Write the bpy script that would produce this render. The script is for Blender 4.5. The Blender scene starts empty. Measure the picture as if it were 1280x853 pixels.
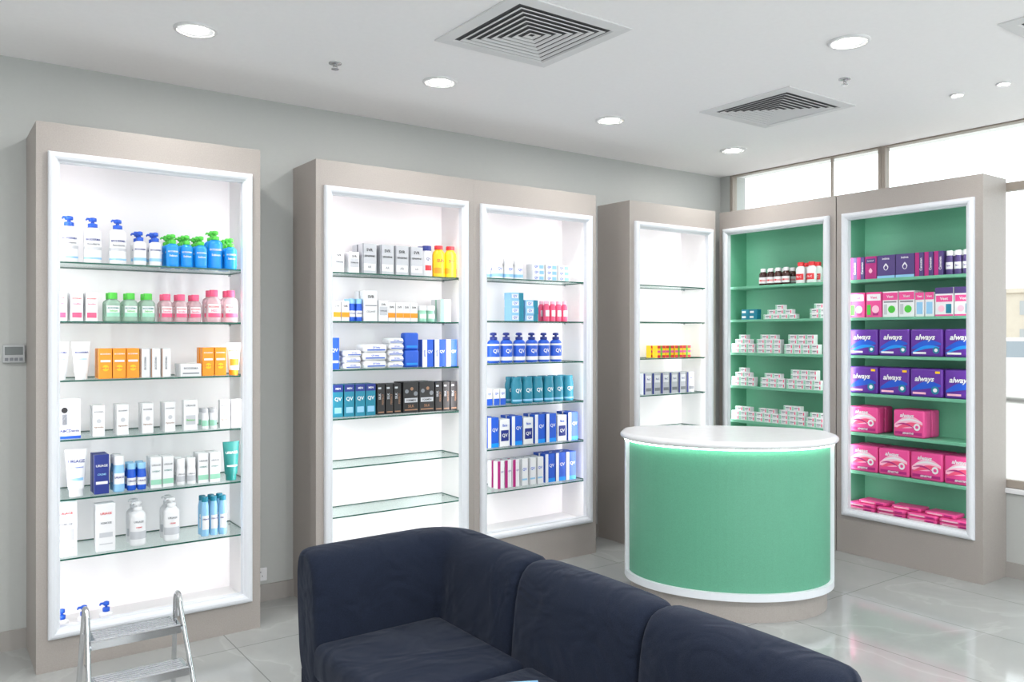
import bpy, bmesh, math, random
from mathutils import Vector, Matrix
random.seed(7)
sc = bpy.context.scene
COL = sc.collection
try:
    sc.view_settings.view_transform = 'Standard'
    sc.view_settings.look = 'None'
except Exception as e:
    print(e)

# ---------------------------------------------------------------- materials
def lin(c):
    c = c / 255.0
    return c / 12.92 if c <= 0.04045 else ((c + 0.055) / 1.055) ** 2.4
MATS = {}
def mat(name, rgb, rough=0.5, metal=0.0, es=0.0, noise=0.0, nscale=30.0, bump=0.0, coat=0.0, trans=0.0):
    if name in MATS: return MATS[name]
    m = bpy.data.materials.new(name); m.use_nodes = True
    nt = m.node_tree; b = nt.nodes["Principled BSDF"]
    col = (lin(rgb[0]), lin(rgb[1]), lin(rgb[2]), 1)
    b.inputs["Base Color"].default_value = col
    b.inputs["Roughness"].default_value = rough
    b.inputs["Metallic"].default_value = metal
    b.inputs["Coat Weight"].default_value = coat
    b.inputs["Transmission Weight"].default_value = trans
    if es > 0:
        b.inputs["Emission Color"].default_value = col
        b.inputs["Emission Strength"].default_value = es
    if noise > 0 or bump > 0:
        tc = nt.nodes.new("ShaderNodeTexCoord")
        n = nt.nodes.new("ShaderNodeTexNoise"); n.inputs["Scale"].default_value = nscale
        n.inputs["Detail"].default_value = 4
        nt.links.new(tc.outputs["Object"], n.inputs["Vector"])
        if noise > 0:
            r = nt.nodes.new("ShaderNodeValToRGB")
            r.color_ramp.elements[0].position = 0.3; r.color_ramp.elements[1].position = 0.7
            r.color_ramp.elements[0].color = tuple(max(0, c * (1 - noise)) for c in col[:3]) + (1,)
            r.color_ramp.elements[1].color = tuple(min(1, c * (1 + noise)) for c in col[:3]) + (1,)
            nt.links.new(n.outputs["Fac"], r.inputs["Fac"])
            nt.links.new(r.outputs["Color"], b.inputs["Base Color"])
        if bump > 0:
            bp = nt.nodes.new("ShaderNodeBump"); bp.inputs["Strength"].default_value = bump
            bp.inputs["Distance"].default_value = 0.002
            nt.links.new(n.outputs["Fac"], bp.inputs["Height"])
            nt.links.new(bp.outputs["Normal"], b.inputs["Normal"])
    MATS[name] = m
    return m

def glassy(name, rgb, refl=0.12, tint=0.0, haze=0.0):
    m = bpy.data.materials.new(name); m.use_nodes = True
    nt = m.node_tree; nt.nodes.clear()
    out = nt.nodes.new("ShaderNodeOutputMaterial")
    tr = nt.nodes.new("ShaderNodeBsdfTransparent")
    tr.inputs[0].default_value = (lin(rgb[0]), lin(rgb[1]), lin(rgb[2]), 1)
    base = tr
    if haze > 0:
        df = nt.nodes.new("ShaderNodeBsdfDiffuse"); df.inputs[0].default_value = tr.inputs[0].default_value
        mh = nt.nodes.new("ShaderNodeMixShader"); mh.inputs[0].default_value = haze
        nt.links.new(tr.outputs[0], mh.inputs[1]); nt.links.new(df.outputs[0], mh.inputs[2]); base = mh
    gl = nt.nodes.new("ShaderNodeBsdfGlossy"); gl.inputs["Roughness"].default_value = 0.02
    fr = nt.nodes.new("ShaderNodeFresnel"); fr.inputs["IOR"].default_value = 1.45
    mul = nt.nodes.new("ShaderNodeMath"); mul.operation = 'MULTIPLY'; mul.inputs[1].default_value = refl * 6
    mul.use_clamp = True
    mx = nt.nodes.new("ShaderNodeMixShader")
    nt.links.new(fr.outputs[0], mul.inputs[0]); nt.links.new(mul.outputs[0], mx.inputs[0])
    nt.links.new(base.outputs[0], mx.inputs[1]); nt.links.new(gl.outputs[0], mx.inputs[2])
    nt.links.new(mx.outputs[0], out.inputs[0])
    MATS[name] = m
    return m

WALL = mat("wall_paint", (180, 182, 180), 0.85, noise=0.008, nscale=60)
CEIL = mat("ceiling_paint", (248, 246, 247), 0.9, noise=0.01, nscale=40)
VENTW = mat("vent_white", (224, 223, 224), 0.6)
TAUPE = mat("taupe_laminate", (161, 154, 149), 0.5, noise=0.06, nscale=180)
FRAME = mat("white_frame", (218, 221, 227), 0.3)
WHITEIN = mat("white_interior", (238, 235, 236), 0.6)
BACKLIT = mat("backlit_panel", (240, 236, 238), 0.6, es=0.12)
GREEN = mat("green_laminate", (104, 172, 142), 0.55, noise=0.03, nscale=150)
GREENDESK = mat("green_desk", (90, 156, 128), 0.5, noise=0.08, nscale=220)
GLASS = glassy("shelf_glass", (242, 249, 247), 0.05)
GEDGE = mat("glass_edge", (14, 84, 70), 0.2)
PANE = glassy("window_glass", (246, 250, 250), 0.05)
LED = mat("led_strip", (255, 255, 255), 0.5, es=4.0)
LEDD = mat("led_desk", (222, 255, 240), 0.5, es=10.0)
LAMP = mat("lamp_face", (255, 254, 250), 0.5, es=14.0)
CHROME = mat("brushed_metal", (200, 200, 202), 0.22, metal=1.0)
ALU = mat("aluminium", (214, 215, 218), 0.12, metal=1.0)
DARK = mat("painted_duct_shade", (88, 88, 90), 0.9)  # shade of the duct cavity painted onto a flat backing plate
STONE = mat("white_solid_surface", (222, 222, 225), 0.25, noise=0.02, nscale=20)
WINFR = mat("window_frame", (158, 148, 138), 0.45)
SKIRT = mat("skirting", (158, 154, 150), 0.4)
def fabric():
    m = bpy.data.materials.new("navy_fabric"); m.use_nodes = True
    nt = m.node_tree; b = nt.nodes["Principled BSDF"]
    b.inputs["Roughness"].default_value = 0.95
    b.inputs["Specular IOR Level"].default_value = 0.15
    b.inputs["Sheen Weight"].default_value = 0.10
    b.inputs["Sheen Tint"].default_value = (.55, .6, .72, 1)
    tc = nt.nodes.new("ShaderNodeTexCoord")
    n = nt.nodes.new("ShaderNodeTexNoise"); n.inputs["Scale"].default_value = 420
    n2 = nt.nodes.new("ShaderNodeTexNoise"); n2.inputs["Scale"].default_value = 5
    n2.inputs["Detail"].default_value = 2; n2.inputs["Distortion"].default_value = 1.2
    nt.links.new(tc.outputs["Object"], n.inputs["Vector"]); nt.links.new(tc.outputs["Object"], n2.inputs["Vector"])
    r = nt.nodes.new("ShaderNodeValToRGB")
    r.color_ramp.elements[0].position = 0.3; r.color_ramp.elements[1].position = 0.7
    r.color_ramp.elements[0].color = (lin(18), lin(24), lin(38), 1)
    r.color_ramp.elements[1].color = (lin(29), lin(36), lin(52), 1)
    nt.links.new(n.outputs["Fac"], r.inputs["Fac"]); nt.links.new(r.outputs[0], b.inputs["Base Color"])
    b2_ = nt.nodes.new("ShaderNodeBump"); b2_.inputs["Strength"].default_value = .65; b2_.inputs["Distance"].default_value = .035
    nt.links.new(n2.outputs["Fac"], b2_.inputs["Height"])
    b1 = nt.nodes.new("ShaderNodeBump"); b1.inputs["Strength"].default_value = .25; b1.inputs["Distance"].default_value = .002
    nt.links.new(n.outputs["Fac"], b1.inputs["Height"]); nt.links.new(b2_.outputs[0], b1.inputs["Normal"])
    nt.links.new(b1.outputs[0], b.inputs["Normal"])
    return m
NAVY = fabric()
# product colours
W = mat("print_white", (226, 226, 229), 0.45)
LG = mat("print_light_grey", (188, 190, 196), 0.45)
GR = mat("print_grey", (122, 125, 132), 0.45)
BK = mat("print_black", (32, 30, 32), 0.4)
BR = mat("print_bronze", (150, 110, 84), 0.4)
BL = mat("print_blue", (24, 84, 196), 0.4)
NB = mat("print_navy", (26, 44, 128), 0.4)
CY = mat("print_sky_blue", (16, 140, 226), 0.35)
LB = mat("print_light_blue", (140, 190, 226), 0.4)
TE = mat("print_teal", (18, 124, 150), 0.4)
TG = mat("print_teal_green", (22, 120, 116), 0.4)
GN = mat("print_green", (74, 190, 60), 0.4)
MG = mat("print_mint", (150, 205, 180), 0.3)
RD = mat("print_red", (214, 40, 50), 0.4)
PK = mat("print_pink", (232, 84, 124), 0.4)
HP = mat("print_hot_pink", (224, 74, 144), 0.4)
LP = mat("print_pale_pink", (244, 184, 206), 0.4)
MA = mat("print_magenta", (172, 34, 118), 0.4)
PU = mat("print_purple", (94, 42, 150), 0.35)
DP = mat("print_dark_purple", (76, 58, 118), 0.4)
OR = mat("print_orange", (240, 146, 20), 0.4)
YE = mat("print_yellow", (250, 196, 20), 0.4)
BN = mat("bottle_brown", (60, 28, 24), 0.2)
CLP = glassy("clear_pink", (251, 232, 236), 0.12, haze=0.3)
CLG = glassy("clear_green", (220, 242, 230), 0.12, haze=0.3)

def floor_material():
    m = bpy.data.materials.new("polished_tiles"); m.use_nodes = True
    nt = m.node_tree; b = nt.nodes["Principled BSDF"]
    geo = nt.nodes.new("ShaderNodeNewGeometry")
    mp = nt.nodes.new("ShaderNodeMapping"); mp.inputs["Location"].default_value = (0.02, -0.2, 0)
    nt.links.new(geo.outputs["Position"], mp.inputs["Vector"])
    br = nt.nodes.new("ShaderNodeTexBrick")
    br.offset = 0.0; br.inputs["Scale"].default_value = 1.0
    br.inputs["Brick Width"].default_value = 0.6; br.inputs["Row Height"].default_value = 1.2
    br.inputs["Mortar Size"].default_value = 0.0024; br.inputs["Mortar Smooth"].default_value = 0.0
    br.inputs["Color1"].default_value = (0.95, 0.95, 0.95, 1); br.inputs["Color2"].default_value = (1, 1, 1, 1)
    br.inputs["Mortar"].default_value = (0.55, 0.55, 0.55, 1)
    nt.links.new(mp.outputs[0], br.inputs["Vector"])
    n1 = nt.nodes.new("ShaderNodeTexNoise"); n1.inputs["Scale"].default_value = 1.3
    n1.inputs["Detail"].default_value = 8; n1.inputs["Distortion"].default_value = 0.9
    nt.links.new(geo.outputs["Position"], n1.inputs["Vector"])
    r = nt.nodes.new("ShaderNodeValToRGB")
    e = r.color_ramp.elements
    e[0].position = 0.25; e[0].color = (lin(155), lin(158), lin(157), 1)
    e[1].position = 0.75; e[1].color = (lin(167), lin(169), lin(168), 1)
    for p_, c_ in ((.44, 162), (.49, 163), (.505, 171), (.53, 165), (.6, 158)):
        k = e.new(p_); k.color = (lin(c_), lin(c_ + 2), lin(c_ + 1), 1)
    nt.links.new(n1.outputs["Fac"], r.inputs["Fac"])
    mx = nt.nodes.new("ShaderNodeMixRGB"); mx.blend_type = 'MULTIPLY'; mx.inputs[0].default_value = 1
    nt.links.new(r.outputs[0], mx.inputs[1]); nt.links.new(br.outputs["Color"], mx.inputs[2])
    nt.links.new(mx.outputs[0], b.inputs["Base Color"])
    b.inputs["Roughness"].default_value = 0.09
    b.inputs["IOR"].default_value = 1.52
    return m
FLOOR = floor_material()

# ---------------------------------------------------------------- mesh builder
_bc = {}
def rbox(sx, sy, sz, bev, seg):
    k = (round(sx, 5), round(sy, 5), round(sz, 5), bev, seg)
    if k in _bc: return _bc[k]
    bm = bmesh.new(); bmesh.ops.create_cube(bm, size=1)
    bmesh.ops.scale(bm, vec=(sx, sy, sz), verts=bm.verts)
    if bev > 0:
        bmesh.ops.bevel(bm, geom=bm.edges[:], offset=bev, segments=seg, affect='EDGES', profile=0.5)
    bm.verts.index_update()
    r = ([v.co.copy() for v in bm.verts], [[v.index for v in f.verts] for f in bm.faces])
    bm.free(); _bc[k] = r
    return r
_tc = {}
def text_geo(s, shear=0.0, bold=0.02):
    k = (s, shear, bold)
    if k in _tc: return _tc[k]
    cu = bpy.data.curves.new("t", 'FONT'); cu.body = s; cu.size = 1; cu.resolution_u = 2
    cu.shear = shear; cu.offset = bold; cu.align_x = 'CENTER'
    ob = bpy.data.objects.new("t", cu); COL.objects.link(ob)
    dg = bpy.context.evaluated_depsgraph_get()
    me = bpy.data.meshes.new_from_object(ob.evaluated_get(dg))
    vs = [v.co.copy() for v in me.vertices]; fs = [list(p.vertices) for p in me.polygons]
    bpy.data.objects.remove(ob); bpy.data.curves.remove(cu); bpy.data.meshes.remove(me)
    xs = [v.x for v in vs]; ys = [v.y for v in vs]
    cx = (min(xs) + max(xs)) / 2; cy = (min(ys) + max(ys)) / 2
    vs = [Vector((v.x - cx, v.y - cy, 0)) for v in vs]
    r = (vs, fs, max(xs) - min(xs), max(ys) - min(ys)); _tc[k] = r
    return r

class MB:
    def __init__(s): s.v = []; s.f = []; s.m = []; s.sm = []; s.mats = []
    def mi(s, m):
        if m not in s.mats: s.mats.append(m)
        return s.mats.index(m)
    def add(s, vs, fs, m, smooth=False, M=None):
        o = len(s.v); i = s.mi(m)
        for v in vs:
            v = Vector(v); s.v.append(M @ v if M else v)
        for f in fs:
            s.f.append([a + o for a in f]); s.m.append(i); s.sm.append(smooth)
    def box(s, c, d, m, bev=0.0, seg=1, smooth=False, M=None):
        vs, fs = rbox(d[0], d[1], d[2], bev, seg)
        c = Vector(c)
        s.add([v + c for v in vs], fs, m, smooth, M)
    def b2(s, a, b, m, bev=0.0, seg=1, smooth=False, M=None):
        s.box([(a[i] + b[i]) / 2 for i in range(3)], [abs(b[i] - a[i]) for i in range(3)], m, bev, seg, smooth, M)
    def quad(s, x0, x1, z0, z1, y, m):
        s.add([(x0, y, z0), (x1, y, z0), (x1, y, z1), (x0, y, z1)], [[0, 1, 2, 3]], m)
    def lathe(s, prof, m, seg=18, sy=1.0, cx=0, cy=0, a0=0, a1=None, M=None):
        full = a1 is None
        n = seg; ang = [2 * math.pi * i / n for i in range(n)] if full else [a0 + (a1 - a0) * i / n for i in range(n + 1)]
        vs = []; fs = []; k = len(ang)
        for r, z in prof:
            for a in ang: vs.append((cx + r * math.sin(a), cy - r * math.cos(a) * sy, z))
        for j in range(len(prof) - 1):
            for i in range(k if full else k - 1):
                i2 = (i + 1) % k
                fs.append([j * k + i, j * k + i2, (j + 1) * k + i2, (j + 1) * k + i])
        s.add(vs, fs, m, True, M)
        if full:
            if prof[0][0] > 1e-3: s.add([vs[i] for i in range(k)], [list(range(k))[::-1]], m, False, M)
            if prof[-1][0] > 1e-3: s.add([vs[(len(prof) - 1) * k + i] for i in range(k)], [list(range(k))], m, False, M)
    def ring(s, prof, m, seg=32):
        ang = [2 * math.pi * i / seg for i in range(seg)]
        vs = [(r * math.sin(a), -r * math.cos(a), z) for r, z in prof for a in ang]
        fs = [[j * seg + i, j * seg + (i + 1) % seg, (j + 1) * seg + (i + 1) % seg, (j + 1) * seg + i] for j in range(len(prof) - 1) for i in range(seg)]
        s.add(vs, fs, m, True)
    def text(s, t, w, hmax, cx, cz, y, m, shear=0.0, r=None, sy=1.0, vert=False, bold=0.02):
        vs, fs, tw, th = text_geo(t, shear, bold)
        k = min(w / tw, hmax / th)
        out = []
        for v in vs:
            px, pz = (v.x * k, v.y * k) if not vert else (-v.y * k, v.x * k)
            px += cx; pz += cz
            if r: out.append((r * math.sin(px / r), -r * math.cos(px / r) * sy, pz))
            else: out.append((px, y, pz))
        s.add(out, fs, m)
    def tube(s, pts, r, m, seg=10, closed=False):
        pts = [Vector(p) for p in pts]; n = len(pts); vs = []; fs = []; up = None
        for i, p in enumerate(pts):
            if closed: t = pts[(i + 1) % n] - pts[i - 1]
            else: t = pts[min(i + 1, n - 1)] - pts[max(i - 1, 0)]
            t.normalize()
            if up is None: up = Vector((0, 0, 1)) if abs(t.z) < 0.9 else Vector((1, 0, 0))
            up = (up - t * up.dot(t)).normalized(); sd = t.cross(up)
            for j in range(seg):
                a = 2 * math.pi * j / seg
                vs.append(p + (up * math.cos(a) + sd * math.sin(a)) * r)
        for i in range(n if closed else n - 1):
            i2 = (i + 1) % n
            for j in range(seg):
                j2 = (j + 1) % seg
                fs.append([i * seg + j, i * seg + j2, i2 * seg + j2, i2 * seg + j])
        if not closed:
            fs.append(list(range(seg))[::-1]); fs.append([(n - 1) * seg + j for j in range(seg)])
        s.add(vs, fs, m, True)
    def stack(s, loops, m, smooth=True, cap=True):
        n = len(loops[0]); vs = [p for l in loops for p in l]; fs = []
        for j in range(len(loops) - 1):
            for i in range(n):
                i2 = (i + 1) % n
                fs.append([j * n + i, j * n + i2, (j + 1) * n + i2, (j + 1) * n + i])
        s.add(vs, fs, m, smooth)
        if cap:
            s.add(loops[0], [list(range(n))[::-1]], m); s.add(loops[-1], [list(range(n))], m)
    def mesh(s, name, fix=False):
        me = bpy.data.meshes.new(name)
        me.from_pydata([tuple(v) for v in s.v], [], s.f)
        for m in s.mats: me.materials.append(m)
        me.polygons.foreach_set("material_index", s.m)
        me.polygons.foreach_set("use_smooth", s.sm)
        if fix:
            bm = bmesh.new(); bm.from_mesh(me)
            bmesh.ops.remove_doubles(bm, verts=bm.verts, dist=1e-5)
            bmesh.ops.recalc_face_normals(bm, faces=bm.faces); bm.to_mesh(me); bm.free()
        me.update()
        return me

def obj(name, data, parent=None, M=None, label=None, cat=None, group=None, kind=None):
    o = bpy.data.objects.new(name, data); COL.objects.link(o)
    if M is not None: o.matrix_world = M
    if parent:
        o.parent = parent
    if label: o["label"] = label
    if cat: o["category"] = cat
    if group: o["group"] = group
    if kind: o["kind"] = kind
    return o
def T(x, y, z=0): return Matrix.Translation((x, y, z))
def RZ(a): return Matrix.Rotation(math.radians(a), 4, 'Z')

# ---------------------------------------------------------------- room
CH = 2.725
YW = 4.39; XW = 5.27; XL = -2.6; YB = -3.0
def structure(name, a, b, m, label=None):
    mb = MB(); mb.b2(a, b, m); return obj(name, mb.mesh(name), kind="structure", label=label, cat=None)
structure("floor", (XL - .15, YB - .15, -0.1), (XW + .2, YW + .15, 0), FLOOR)
structure("ceiling", (XL - .15, YB - .15, CH), (XW + .2, YW + .15, CH + .1), CEIL)
structure("wall_back", (XL - .15, YW, 0), (XW + .2, YW + .15, CH), WALL)
structure("wall_left", (XL - .15, YB, 0), (XL, YW, CH), WALL)
mb = MB()
mb.b2((XW, YB, 0), (XW + .2, YW, 0.50), WALL)
mb.b2((XW, 4.30, 0.5), (XW + .2, YW, CH), WALL)
mb.b2((XW - .02, YB, 0.50), (XW + .2, 4.30, 0.53), STONE, 0.004)
obj("wall_right", mb.mesh("wall_right"), kind="structure")
structure("baseboard_back", (XL, YW - .014, 0), (XW, YW, 0.09), SKIRT)
structure("baseboard_right", (XW - .014, YB, 0), (XW, YW - .014, 0.09), SKIRT)
mulls = [4.30, 3.02, 1.79, 0.56, -0.67, -1.9, -3.0]
for i in range(len(mulls) - 1):
    y1, y0 = mulls[i], mulls[i + 1]
    mb = MB(); xc = XW + .035; f = .026
    mb.b2((xc - .03, y1 - f, .53), (xc + .03, y1, CH), WINFR, .004)
    mb.b2((xc - .03, y0, .53), (xc + .03, y0 + f, CH), WINFR, .004)
    mb.b2((xc - .03, y0 + f, .53), (xc + .03, y1 - f, .58), WINFR, .004)
    mb.b2((xc - .03, y0 + f, CH - .010), (xc + .03, y1 - f, CH), WINFR, .002)
    mb.b2((xc - .03, y0 + f, 2.31), (xc + .03, y1 - f, 2.36), WINFR, .004)
    if i == 0: mb.b2((xc - .01, 3.405 - .007, 2.36), (xc + .01, 3.405 + .007, CH - .01), WINFR)
    mb.b2((xc - .004, y0 + f, .58), (xc + .004, y1 - f, 2.31), PANE)
    mb.b2((xc - .004, y0 + f, 2.36), (xc + .004, y1 - f, CH - .01), PANE)
    obj("window_%d" % (i + 1), mb.mesh("window"), kind="structure")
# glazed shop front behind the viewer, unseen, added to let daylight in
for i in range(4):
    x0 = XL + i * (XW - XL) / 4; x1 = x0 + (XW - XL) / 4
    mb = MB(); yc = YB - .075
    mb.b2((x0, yc - .05, 0), (x0 + .05, yc + .05, CH), WINFR, .004)
    mb.b2((x1 - .05, yc - .05, 0), (x1, yc + .05, CH), WINFR, .004)
    mb.b2((x0 + .05, yc - .05, 0), (x1 - .05, yc + .05, .08), WINFR, .004)
    mb.b2((x0 + .05, yc - .05, CH - .08), (x1 - .05, yc + .05, CH), WINFR, .004)
    mb.b2((x0 + .05, yc - .004, .08), (x1 - .05, yc + .004, CH - .08), PANE)
    obj("window_%d" % (i + 7), mb.mesh("window"), kind="structure")

# ---------------------------------------------------------------- display cabinets
class Cab: pass
def make_cabinet(X0, Y0, rot, Wd, H, D, fz0, fz1, shelves, style, label, zin):
    c = Cab(); c.W = Wd; c.D = D; c.shelves = shelves; c.x0 = X0; c.y0 = Y0; c.rot = rot; c.zin = zin
    c.M = T(X0, Y0, 0) @ RZ(rot)
    root = obj("display_cabinet", None, M=c.M, label=label, cat="display cabinet", group="lit pharmacy display cabinets")
    root.empty_display_size = 0.2
    IN = GREEN if style == 'green' else WHITEIN
    mg = .043; fw = .046; t = .03
    body = MB()
    ox0 = mg + fw - .012; ox1 = Wd - ox0; oz0 = fz0 + fw - .012; oz1 = fz1 - fw + .012
    body.b2((0, .02, 0), (t, D, H), TAUPE)
    body.b2((Wd - t, .02, 0), (Wd, D, H), TAUPE)
    body.b2((t, .02, H - .03), (Wd - t, D, H), TAUPE)
    body.b2((0, 0, 0), (ox0, .02, H), TAUPE); body.b2((ox1, 0, 0), (Wd, .02, H), TAUPE)
    body.b2((ox0, 0, oz1), (ox1, .02, H), TAUPE); body.b2((ox0, 0, 0), (ox1, .02, oz0), TAUPE)
    body.b2((t, D - .012, 0), (Wd - t, D, H - .03), TAUPE)
    body.b2((t, .02, zin), (t + .008, D - .02, fz1 + .02), IN)
    body.b2((Wd - t - .008, .02, zin), (Wd - t, D - .02, fz1 + .02), IN)
    body.b2((t, .02, fz1 + .02), (Wd - t, D - .02, fz1 + .035), IN)
    body.b2((t, .02, zin - .02), (Wd - t, D - .02, zin), IN)
    obj("body", body.mesh("cabinet_body"), root, label="taupe laminate carcass")
    bp = MB()
    bp.b2((t, D - .02, zin - .02), (Wd - t, D - .012, fz1 + .035), GREEN if style == 'green' else BACKLIT)
    obj("back_panel", bp.mesh("back_panel"), root, label="green back panel" if style == 'green' else "glowing white back panel")
    prof = [(0, 0), (0, .014), (.004, .022), (.012, .027), (.022, .028), (.032, .024), (.038, .016), (.040, .012), (.046, .010), (.046, -.022)]
    loops = []
    for o, p in prof:
        loops.append([(mg + o, -p, fz0 + o), (Wd - mg - o, -p, fz0 + o), (Wd - mg - o, -p, fz1 - o), (mg + o, -p, fz1 - o)])
    fr = MB(); fr.stack(loops, FRAME, smooth=False, cap=False)
    obj("frame", fr.mesh("cabinet_frame", fix=True), root, label="white moulded door frame")
    for z in shelves:
        s = MB()
        if style == 'green':
            s.b2((t + .008, .04, z - .018), (Wd - t - .008, D - .02, z), GREEN, .001)
            obj("shelf", s.mesh("green_shelf"), root, label="green laminate shelf")
        else:
            x0, x1, ya, yb = t + .009, Wd - t - .009, .035, D - .021
            vs = [(x0, ya, z - .007), (x1, ya, z - .007), (x1, yb, z - .007), (x0, yb, z - .007), (x0, ya, z), (x1, ya, z), (x1, yb, z), (x0, yb, z)]
            s.add(vs, [[3, 2, 1, 0], [4, 5, 6, 7]], GLASS)
            s.add(vs, [[0, 1, 5, 4], [1, 2, 6, 5], [2, 3, 7, 6], [3, 0, 4, 7]], GEDGE)
            for px in (x0 + .012, x1 - .012):
                for py in (ya + .04, yb - .04):
                    s.box((px, py, z - .012), (.014, .01, .009), CHROME, .002)
            obj("shelf", s.mesh("glass_shelf"), root, label="clear glass shelf with green edge")
    for sgn in (0, 1):
        xx = .052 if sgn == 0 else Wd - .052
        l = MB(); l.b2((xx - .006, .0205, fz0 + .06), (xx + .006, .024, fz1 - .06), LED)
        obj("led_strip", l.mesh("led_strip"), root, label="white led strip")
        ld = bpy.data.lights.new("cabinet_light", 'AREA'); ld.shape = 'RECTANGLE'
        ld.size = .03; ld.size_y = fz1 - fz0 - .15
        ld.energy = 2.1 if style == 'green' else 2.55
        ld.color = (1, .975, .985) if style != 'green' else (.97, 1, .98)
        d = Vector((.62 if sgn == 0 else -.62, .78, 0))
        q = d.to_track_quat('-Z', 'Y').to_matrix().to_4x4()
        lo = obj("cabinet_light", ld, root)
        lo.matrix_local = T(xx, .03, (fz0 + fz1) / 2) @ q
    return c
def sh(base, step, n=6): return [base + step * i for i in range(n)]
LW = "tall taupe cabinet, white frame, glass shelves, "
c1 = make_cabinet(.396, 4.0, 0, .962, 2.36, .389, .14, 2.235, sh(.467, .2602), 'white', LW + "full of lotions", .12)
c2 = make_cabinet(1.674, 4.064, 0, .984, 2.37, .325, .20, 2.235, sh(.468, .2634), 'white', LW + "lower shelves empty", .21)
c3 = make_cabinet(2.659, 4.064, 0, .968, 2.37, .325, .21, 2.23, sh(.485, .2618), 'white', LW + "blue skincare", .22)
c4 = make_cabinet(3.935, 4.064, 0, .885, 2.37, .325, .21, 2.23, sh(.50, .2595), 'white', LW + "nearly empty", .22)
GL = [.545, .80, 1.06, 1.31, 1.56, 1.81]
c5 = make_cabinet(4.97, 4.15, -90, .985, 2.38, .295, .25, 2.25, GL, 'green', "tall taupe cabinet, green interior, small white cartons", .27)
c6 = make_cabinet(4.97, 3.158, -90, .93, 2.38, .295, .25, 2.25, GL, 'green', "tall taupe cabinet, green interior, purple and pink packs", .285)

# ---------------------------------------------------------------- product templates
class Tm: pass
TM = {}
def reg(key, main, parts, w, d, h, name, label, cat):
    t = Tm(); t.main = main.mesh(name); t.parts = [(n, p.mesh(n), lb) for n, p, lb in parts]
    t.w = w; t.d = d; t.h = h; t.name = name; t.label = label; t.cat = cat; TM[key] = t

def carton(key, w, d, h, base, spec, label, name="carton", cat="product box"):
    mb = MB(); mb.box((0, 0, h / 2), (w, d, h), base, .0012)
    e = .0006; yf = -d / 2 - e
    for s in spec:
        k = s[0]
        if k == 'wrap':
            mb.box((0, 0, h * (s[1] + s[2]) / 2), (w + 2 * e, d + 2 * e, h * (s[2] - s[1])), s[3])
        elif k == 'rect':
            mb.quad(-w / 2 + w * s[1], -w / 2 + w * s[2], h * s[3], h * s[4], yf - .0004, s[5])
        elif k == 'disc':
            n = 16; r = s[3] * w
            mb.add([(-w / 2 + w * s[1] + r * math.cos(6.2832 * i / n), yf - .0006, h * s[2] + r * math.sin(6.2832 * i / n)) for i in range(n)], [list(range(n))], s[4])
        elif k == 'drop':
            n = 20; r = s[3] * w; cx = -w / 2 + w * s[1]; cz = h * s[2]; vs = []
            ly = s[5] if len(s) > 5 else 0
            for i in range(n):
                a = 6.2832 * i / n; zz = math.cos(a); xx = math.sin(a) * (1 - max(0, zz)) ** .6
                vs.append((cx + r * xx, yf - .0006 - ly * .0004, cz + r * 1.4 * zz))
            mb.add(vs, [list(range(n))], s[4])
        elif k == 'text':
            t, cx, cz, wf, hf, m = s[1:7]; vert = len(s) > 7 and s[7]; shr = s[8] if len(s) > 8 else 0
            ww = (w * wf) if not vert else (h * wf)
            hh = (h * hf) if not vert else (w * hf)
            mb.text(t, ww, hh, -w / 2 + w * cx, h * cz, yf - .0014, m, shear=shr, vert=vert)
    reg(key, mb, [], w, d, h, name, label, cat)

def pump_part(r, z, m):
    p = MB()
    p.lathe([(r * .52, z), (r * .54, z + .002), (r * .54, z + .016), (r * .3, z + .019)], m, 14)
    p.lathe([(r * .2, z + .018), (r * .2, z + .030)], m, 8)
    p.lathe([(r * .40, z + .027), (r * .46, z + .030), (r * .44, z + .042), (r * .2, z + .045)], m, 12)
    p.box((-.012, -.004, z + .038), (.028, .010, .009), m, .002)
    p.box((-.026, -.004, z + .034), (.006, .008, .009), m, .002)
    return p
def pump_bottle(key, r, h, sy, body, pump, label, spec, name="pump_bottle", shoulder=None):
    hb = h - .045
    mb = MB()
    mb.lathe([(r * .86, 0), (r * .97, .004), (r, .012), (r, hb * .82), (r * .95, hb * .90), (r * .75, hb * .96), (r * .5, hb)], body, 20, sy)
    bspec(mb, r, hb, sy, spec)
    reg(key, mb, [("pump", pump_part(r, hb, pump), None)], 2 * r, 2 * r * sy, h, name, label, "bottle")
def bspec(mb, r, h, sy, spec):
    for s in spec:
        if s[0] == 'band':
            a = s[4] if len(s) > 4 else 1.25
            mb.lathe([(r + .0006, h * s[1]), (r + .0006, h * s[2])], s[3], 14, sy, a0=-a, a1=a)
        elif s[0] == 'ring':
            mb.lathe([(r + .0004, h * s[1]), (r + .0004, h * s[2])], s[3], 20, sy, a0=-3.1415, a1=3.1415)
        elif s[0] == 'text':
            t, cz, wf, hf, m = s[1:6]
            mb.text(t, 2 * r * wf, h * hf, 0, h * cz, 0, m, r=r + .0014, sy=sy)
def cap_bottle(key, r, h, sy, body, cap, label, spec, capr=.55, caph=.18, name="bottle", cat="bottle"):
    hb = h * (1 - caph); mb = MB()
    mb.lathe([(r * .88, 0), (r * .98, .003), (r, .01), (r, hb * .80), (r * .9, hb * .90), (r * capr * 1.02, hb * .98), (r * capr, hb)], body, 20, sy)
    bspec(mb, r, hb, sy, spec)
    c = MB(); cr = r * capr * 1.08
    c.lathe([(cr, hb), (cr, h - .003), (cr * .92, h)], cap, 16, 1.0 if capr < .7 else sy)
    reg(key, mb, [("cap", c, None)], 2 * r, 2 * r * sy, h, name, label, cat)
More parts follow.
